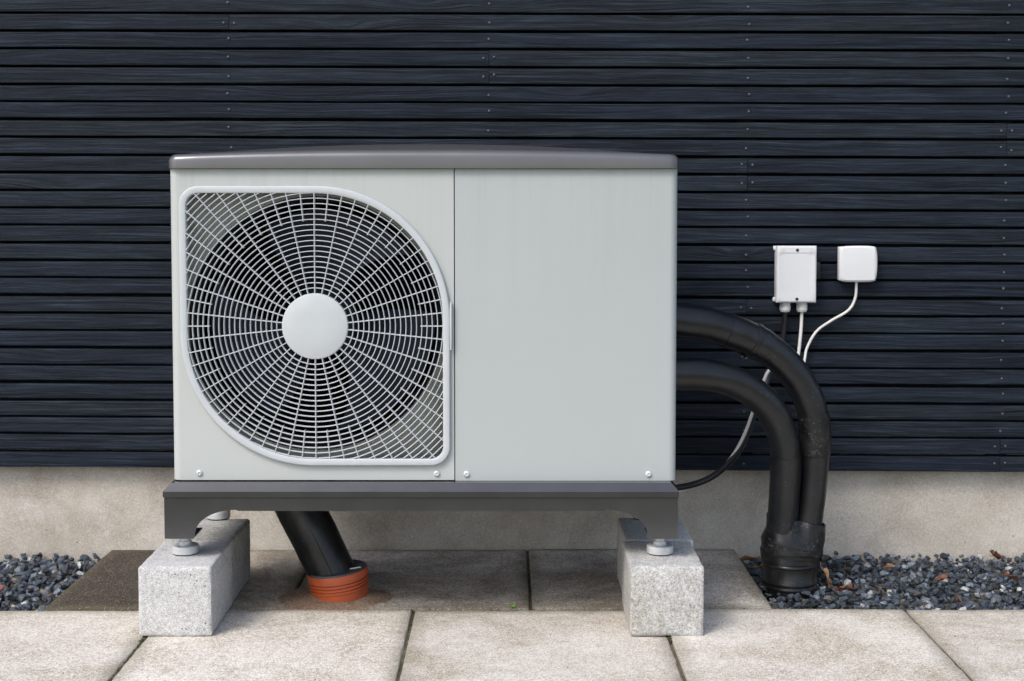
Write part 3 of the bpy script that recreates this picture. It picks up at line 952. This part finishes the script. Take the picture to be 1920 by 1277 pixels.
obj('moulded_tab', ([tilt @ (mt @ p) + dc for p in v], f), M['gland'], seal, tuple(dc))

# the two insulated pipes leaving the right side of the unit
p1 = spline([(.30, 3.035, .5945), (.3665, 3.045, .5862), (.4367, 3.055, .5750), (.5203, 3.072, .5456), (.5868, 3.085, .5071), (.6419, 3.095, .4450), (.6725, 3.103, .3757), (.6798, 3.110, .2858), (.6748, 3.114, .1899), (.664, 3.114, .1063), (.655, 3.112, .030)], 8)
p2 = spline([(.30, 3.000, .4745), (.3631, 3.010, .4741), (.4329, 3.022, .4692), (.5044, 3.040, .4463), (.5660, 3.060, .3972), (.6002, 3.078, .3325), (.6118, 3.092, .2654), (.6112, 3.102, .1805), (.6085, 3.108, .1077), (.607, 3.110, .030)], 8)
pipe1 = tag(obj('insulated_pipe', tube(p1, lambda t: .0385 - .0075 * min(1, t * 1.25), 36, .0009, 1), M['foam'], None, (.34, 3.04, .58)), 'upper black foam-insulated pipe with a taped joint and cable tie', 'pipe', 'insulated pipes at the side of the heat pump')
pipe2 = tag(obj('insulated_pipe', tube(p2, lambda t: .0350 - .0035 * min(1, t * 1.2), 36, .0009, 2), M['foam'], None, (.34, 3.01, .47)), 'lower black foam-insulated pipe bending down in front of the other', 'pipe', 'insulated pipes at the side of the heat pump')


def along(path, radius, t0, t1, extra, n=36, seed=0, wob=.0006, slant=0):
    L = len(path); a, b = t0 * (L - 1), t1 * (L - 1); pts = []; rs = []
    k = 10
    for i in range(k + 1):
        q = a + (b - a) * i / k; j = min(int(q), L - 2); pts.append(path[j].lerp(path[j + 1], q - j))
        rs.append(radius(q / (L - 1)) + extra * (1 if 0 < i < k else .55))
    return tube(pts, lambda t: rs[min(k, int(round(t * k)))], n, wob, seed)


r1 = lambda t: .0385 - .0075 * min(1, t * 1.25)
r2 = lambda t: .0350 - .0035 * min(1, t * 1.2)
w1 = obj('tape_wrap', along(p1, r1, .245, .365, .0022, seed=4), M['foam'], pipe1, tuple(p1[24]))
obj('cable_tie', along(p1, r1, .312, .328, .0040, seed=4, wob=0), M['cable_black'], w1, tuple(p1[24]))
tp = p1[int(.32 * (len(p1) - 1))]
obj('tie_head', box(tp.x - .024, tp.x - .016, tp.y - .012, tp.y - .004, tp.z - .043, tp.z - .034, .0015), M['cable_black'], w1, tuple(tp))
obj('tape_wrap', along(p1, r1, .60, .705, .0026, seed=5, wob=.0022), M['tape'], pipe1, tuple(p1[50]))
obj('tape_wrap', along(p2, r2, .635, .99, .0019, seed=6, wob=.001), M['foam'], pipe2, tuple(p2[50]))

# wrap and socket at the foot of the pipes


def oval(cx, cy, a, b, z, sx=0.0, n=56, wob=.0015, seed=0, pinch=0.0):
    lp = []
    for i in range(n):
        t = 2 * math.pi * i / n; c, s = math.cos(t), math.sin(t)
        ex = .8
        x = a * math.copysign(abs(c) ** ex, c); y = b * math.copysign(abs(s) ** ex, s)
        if pinch: y *= 1 - pinch * math.exp(-((x - .006) / .012) ** 2)
        w = wob * noise.noise(Vector((c * 1.7, s * 1.7, z * 30 + seed)))
        lp.append(Vector((cx + x * (1 + w / a), cy + y * (1 + w / b), z + sx * x)))
    return lp


sleeve = empty('pipe_sleeve', (SC.x, SC.y, -.02), 'black rubber wrap and socket binding both insulated pipes where they enter the gravel', 'pipe sleeve')
cx, cy = SC.x + .008, SC.y
upper = [oval(cx + .0055, cy, .0630, .0335, .1400, -.19, pinch=.30, wob=.001), oval(cx + .0055, cy, .0648, .0352, .1385, -.19, pinch=.30, wob=.001),
         oval(cx + .0050, cy, .0650, .0372, .122, -.20, pinch=.26, wob=.003, seed=1), oval(cx + .0040, cy, .0652, .0400, .106, -.22, pinch=.17, wob=.004, seed=2),
         oval(cx + .0015, cy, .0662, .0430, .092, -.25, pinch=.08, wob=.005, seed=3), oval(cx - .0010, cy, .0672, .0462, .080, -.27, wob=.005, seed=4),
         oval(cx - .0035, cy, .0662, .0480, .071, -.28, wob=.005, seed=5), oval(cx - .003, cy, .0630, .0460, .0705, -.28)]
obj('upper_wrap', loft(upper), M['tape'], sleeve, tuple(SC), True, 60)
lower = [oval(cx - .005, cy, .0630, .0475, .084, -.22), oval(cx - .005, cy, .0645, .0490, .066, -.20, wob=.003, seed=7), oval(cx - .006, cy, .0640, .0510, .050, -.16, wob=.003, seed=8), oval(cx - .0065, cy, .0610, .0520, .035, -.14, wob=.004, seed=9), oval(cx - .0065, cy, .0575, .0500, .0345, -.14)]
obj('lower_wrap', loft(lower), M['tape'], sleeve, tuple(SC), True, 60)
band = [oval(cx - .0045, cy, .0652, .0500, .066, -.10, wob=.001), oval(cx - .0045, cy, .0675, .0525, .0655, -.10, wob=.001), oval(cx - .0045, cy, .0675, .0525, .0595, -.10, wob=.001), oval(cx - .0045, cy, .0652, .0500, .059, -.10, wob=.001)]
obj('cable_tie', loft(band), M['cable_black'], sleeve, tuple(SC), True, 60)
obj('tie_head', box(cx + .056, cx + .068, cy - .035, cy - .020, .050, .064, .002), M['cable_black'], sleeve, tuple(SC))
sk = lathe([(.050, .046), (.0590, .0455), (.0606, .043), (.0606, .0405), (.0592, .039), (.0592, .008), (.0606, .006), (.0606, .0015), (.0590, 0), (.0590, -.004), (.0604, -.006), (.0604, -.010), (.059, -.012), (.061, -.05)], (cx - .0075, cy - .002, .0), 'Z', 56)
obj('socket', sk, M['wet'], sleeve, tuple(SC))

# ------------------------------------------------------------------ boxes on the wall
SL = SY - .0015
jb = empty('junction_box', (.683, SL, .668), 'white upright junction box screwed to the slats with two cable glands', 'junction box')
jx0, jx1, jz0, jz1 = .6325, .7260, .6030, .7365
obj('case', box(jx0 + .001, jx1 - .001, 3.330, SL, jz0 + .001, jz1 - .001, .004, 3), M['white'], jb, (.675, 3.34, .67))
for z in (jz0 + .006, jz1 - .006):
    obj('mounting_lug', box(jx0 - .003, jx0 + .006, 3.352, SL - .001, z - .005, z + .005, .002, 2), M['white'], jb, (jx0, 3.355, z))


def lid_profile():
    """front cover, its middle field set back between an upper and a lower ridge"""
    zs = [(jz0, .0), (jz0 + .0015, .0045), (jz0 + .004, .006), (jz0 + .013, .006), (jz0 + .0225, .0052), (jz0 + .03, .0050), (jz1 - .024, .0050), (jz1 - .0175, .0050), (jz1 - .0160, .006), (jz1 - .004, .006), (jz1 - .0015, .0045), (jz1, 0)]
    V, F = [], []
    xs = [jx0, jx0 + .0015, jx0 + .0045] + [jx0 + .0045 + (jx1 - jx0 - .009) * i / 10 for i in range(1, 10)] + [jx1 - .0045, jx1 - .0015, jx1]
    for z, h in zs:
        for x in xs:
            d = min(x - jx0, jx1 - x); e = min(z - jz0, jz1 - z)
            hh = h if d > .012 else max(h, .006 if e > .003 else h)
            if d < .012 and h < .006 and e > .003: hh = h + (.006 - h) * (1 - max(0, (d - .0045)) / .0075)
            if d < .001: hh = 0
            elif d < .003: hh = min(hh, .0045)
            V.append(Vector((x, 3.331 - hh, z)))
    w = len(xs)
    for j in range(len(zs) - 1):
        for i in range(w - 1):
            a = j * w + i; F.append((a, a + 1, a + w + 1, a + w))
    return V, F


jl = obj('cover', join(lid_profile(), box(jx0, jx1, 3.3305, 3.337, jz0, jz1)), M['white'], jb, (.675, 3.33, .67), True, 30)
hm = mesh('screw_recess', *lathe([(.0036, .0005), (.0036, .0012), (.0030, .0014), (.0028, .0006), (.0004, .0005)], (0, 0, 0), 'Y', 18), M['rubber'])
for z in (jz0 + .0088, jz1 - .0100):
    inst('screw_recess', hm, jl, (.6800, 3.3254, z))
obj('bracket', join(box(.7275, .7385, 3.345, 3.349, .660, .698, .0012), box(.7245, .7370, 3.342, 3.362, .676, .6785), box(.7245, .7365, 3.340, 3.360, .6595, .662)), M['cable_black'], jb, (.727, 3.35, .68))
for gx in (.6570, .6965):
    gl = obj('cable_gland', lathe([(.0125, 0), (.0125, -.006), (.0118, -.0065), (.0118, -.0085)], (gx, 3.348, jz0 + .001), 'Z', 24), M['gland'], jb, (gx, 3.348, jz0))
    obj('gland_nut', lathe([(.0118, -.0075), (.0131, -.0085), (.0131, -.0190), (.0122, -.0205), (.0108, -.0235), (.0065, -.0245)], (gx, 3.348, jz0 + .001), 'Z', 12), M['gland'], gl, (gx, 3.348, jz0), False)

sx0, sx1, sz0, sz1 = .7845, .8690, .6520, .7350
sb = empty('sensor_box', (.822, SL, .693), 'square white sensor box with domed cover and thin cable from its underside', 'sensor box')
obj('back_case', box(sx0 - .002, sx1 - .001, 3.343, SL, sz0 + .002, sz1 - .001, .003, 3), M['white'], sb, (.82, 3.35, .69))
V, F = [], []
nn = 20
for j in range(nn + 1):
    for i in range(nn + 1):
        u, w = 2 * i / nn - 1, 2 * j / nn - 1
        bow = .0025 * (1 - w * w) * abs(u) ** 3 * (1 if u > 0 else .35); bz = .0012 * (1 - u * u) * abs(w) ** 3
        x = (sx0 + sx1) / 2 + u * (sx1 - sx0) / 2 * (1 - .05 * (abs(w) ** 8)) + math.copysign(bow, u)
        z = (sz0 + sz1) / 2 + w * (sz1 - sz0) / 2 * (1 - .05 * (abs(u) ** 8)) + math.copysign(bz, w)
        e = min(1 - abs(u), 1 - abs(w))
        y = 3.3405 - .0045 * (1 - .5 * (u * u + w * w) * .5) - (.0 if e > .0 else -.004)
        V.append(Vector((x, y, z)))
for j in range(nn):
    for i in range(nn):
        a = j * (nn + 1) + i; F.append((a, a + 1, a + nn + 2, a + nn + 1))
edge = [i for i in range(nn + 1)] + [j * (nn + 1) + nn for j in range(1, nn + 1)] + [nn * (nn + 1) + i for i in range(nn - 1, -1, -1)] + [j * (nn + 1) for j in range(nn - 1, 0, -1)]
rimv = loft([[V[i] for i in edge], [Vector((V[i].x, 3.3425, V[i].z)) for i in edge]])
obj('cover', join((V, F), rimv), M['white'], sb, (.82, 3.34, .69), True, 40)

# cables
c_sens = spline([(.8255, 3.352, .660), (.8255, 3.352, .645), (.8235, 3.353, .612), (.8075, 3.354, .583), (.7660, 3.355, .5575), (.7330, 3.354, .533), (.7110, 3.350, .496), (.7030, 3.340, .468), (.690, 3.31, .430), (.66, 3.27, .40)], 8)
tag(obj('sensor_cable', tube(c_sens, .0031, 12), M['cable_white'], None, tuple(c_sens[0])), 'thin white cable looping from the sensor box down behind the pipes', 'cable')
c_w = spline([(.6965, 3.348, .590), (.6962, 3.348, .560), (.6930, 3.344, .520), (.6850, 3.335, .470), (.665, 3.300, .450), (.625, 3.260, .4585), (.6030, 3.245, .4545), (.5900, 3.240, .4330), (.575, 3.236, .390), (.5620, 3.232, .3560), (.5420, 3.225, .3060), (.5120, 3.215, .2570), (.470, 3.20, .2190), (.420, 3.185, .1965), (.370, 3.16, .190), (.325, 3.13, .198)], 8)
tag(obj('power_cable', tube(c_w, .0038, 12), M['cable_white'], None, tuple(c_w[0])), 'thick white cable from the junction box passing behind the pipes', 'cable')
c_b = spline([(.6570, 3.348, .592), (.6565, 3.349, .560), (.6520, 3.349, .520), (.640, 3.345, .480), (.625, 3.31, .455), (.606, 3.27, .435), (.590, 3.252, .400), (.571, 3.244, .355), (.550, 3.232, .305), (.5180, 3.215, .2570), (.470, 3.192, .2205), (.420, 3.175, .2030), (.370, 3.15, .200), (.325, 3.12, .206)], 8)
cb = tag(obj('conduit', tube(c_b, lambda t: .0060 if t < .62 else .0072, 12), M['cable_black'], None, tuple(c_b[0])), 'black cable conduit from the junction box to the base of the heat pump', 'conduit')

# ------------------------------------------------------------------ sand, moss, sprout, litter
V, F = [], []
n1, n2 = 40, 12
for j in range(n2 + 1):
    for i in range(n1):
        a = 2 * math.pi * i / n1; t = j / n2
        rr = .052 + t * (.060 + .030 * max(0, -math.cos(a - .5)) + .014 * noise.noise(Vector((math.cos(a) * 2, math.sin(a) * 2, 3))))
        p = dc + Vector((math.cos(a) * rr * 1.15 - .006 * t, math.sin(a) * rr * .85, 0))
        p.z = .0105 * (1 - t) ** 1.6 - .0016 * t + .0035 * noise.noise(p * 60) * (1 - t)
        V.append(p)
for j in range(n2):
    for i in range(n1):
        k = (i + 1) % n1; F.append((j * n1 + i, j * n1 + k, (j + 1) * n1 + k, (j + 1) * n1 + i))
grains = [(V, F)]
rg = random.Random(4)
for i in range(420):
    a = rg.uniform(0, 6.3); rr = .06 + abs(rg.gauss(0, .035)); s = rg.choice((.0008, .001, .0013, .0018, .0026))
    p = dc + Vector((math.cos(a) * rr * 1.3 - .012, math.sin(a) * rr * .8, s * .4 + max(0, .006 * (1 - (rr - .06) / .05))))
    pv, pf = protos[rg.randrange(len(protos))]
    m = euler_m(rg.uniform(0, 6), rg.uniform(0, 6), rg.uniform(0, 6)) * s
    grains.append(([Vector(q) for q in (pv @ m.T + np.array(p))], [tuple(q) for q in pf.tolist()]))
tag(obj('sand', join(*grains), M['sand'], None, tuple(dc), True, 50), 'reddish-brown sand and grit spilled around the orange drain socket', 'sand', kind='stuff')

bits = []
rg = random.Random(9)


def moss_line(xa, ya, xb, yb, n, s0, spread=.003):
    for i in range(n):
        t = rg.random(); s = s0 * rg.choice((.4, .6, .8, 1.0, 1.3))
        pv, pf = protos[rg.randrange(len(protos))]
        m = euler_m(rg.uniform(0, 6), rg.uniform(0, 6), rg.uniform(0, 6)) * s
        p = np.array((xa + (xb - xa) * t + rg.gauss(0, spread), ya + (yb - ya) * t + rg.gauss(0, spread), -.003 + rg.uniform(-.003, .002)))
        bits.append(([Vector(q) for q in (pv @ m.T + p)], [tuple(q) for q in pf.tolist()]))


moss_line(-.699, 2.66, -.699, 2.705, 70, .0030, .0022)
moss_line(-.699, 2.45, -.699, 2.66, 60, .0022, .0015)
moss_line(.314, 2.68, .314, 2.704, 50, .0030, .0028)
moss_line(-.192, 2.70, -.192, YJ, 60, .0022, .0016)
moss_line(-.45, YJ, .55, YJ, 170, .0022, .0018)
moss_line(.56, YJ, .56, YW, 30, .002, .002)
moss_line(.25, 2.7, .38, 2.7, 40, .0018, .0018)
moss_line(-.4565, 2.9, -.4565, 3.12, 40, .0026, .002)
tag(obj('moss', join(*bits), M['moss'], None, (0, 2.8, 0), False), 'thin moss and dirt filling the joints between the paving slabs', 'moss', kind='stuff')

bits = []
for i in range(150):
    x, y = rg.uniform(-1.2, 1.3), rg.uniform(2.40, 2.88); s = rg.choice((.0007, .0009, .0012, .0016))
    pv, pf = protos[rg.randrange(len(protos))]
    m = euler_m(rg.uniform(-.3, .3), rg.uniform(-.3, .3), rg.uniform(0, 6)) * s
    bits.append(([Vector(q) for q in (pv @ m.T + np.array((x, y, s * .4 + .0005)))], [tuple(q) for q in pf.tolist()]))
tag(obj('grit', join(*bits), M['leaf_brown'], None, (0, 2.6, 0), False), 'scattered dark crumbs of grit lying on the paving slabs', 'grit', kind='stuff')

spr = empty('weed_sprout', (.0120, YJ + .004, 0), 'tiny bright green weed sprouting in the joint between the slab rows', 'weed')
for i, (a, t, s) in enumerate(((20, 35, .010), (150, 40, .009), (265, 25, .008), (80, 60, .007))):
    V, F = [], []
    for j in range(6):
        u = j / 5; w = math.sin(math.pi * min(.98, u * .9 + .08)) * .36
        for q in (-1, 0, 1): V.append(Vector((u, q * w, .25 * u * u + abs(q) * .08)) * s)
    for j in range(5):
        for q in range(2): k = j * 3 + q; F.append((k, k + 1, k + 4, k + 3))
    mt = Matrix.Translation((.0120, YJ + .004, .001)) @ Matrix.Rotation(R(a), 4, 'Z') @ Matrix.Rotation(R(-t), 4, 'Y')
    obj('leaf', ([mt @ v for v in V], F), M['sprout'], spr, (.0120, YJ + .004, .001))
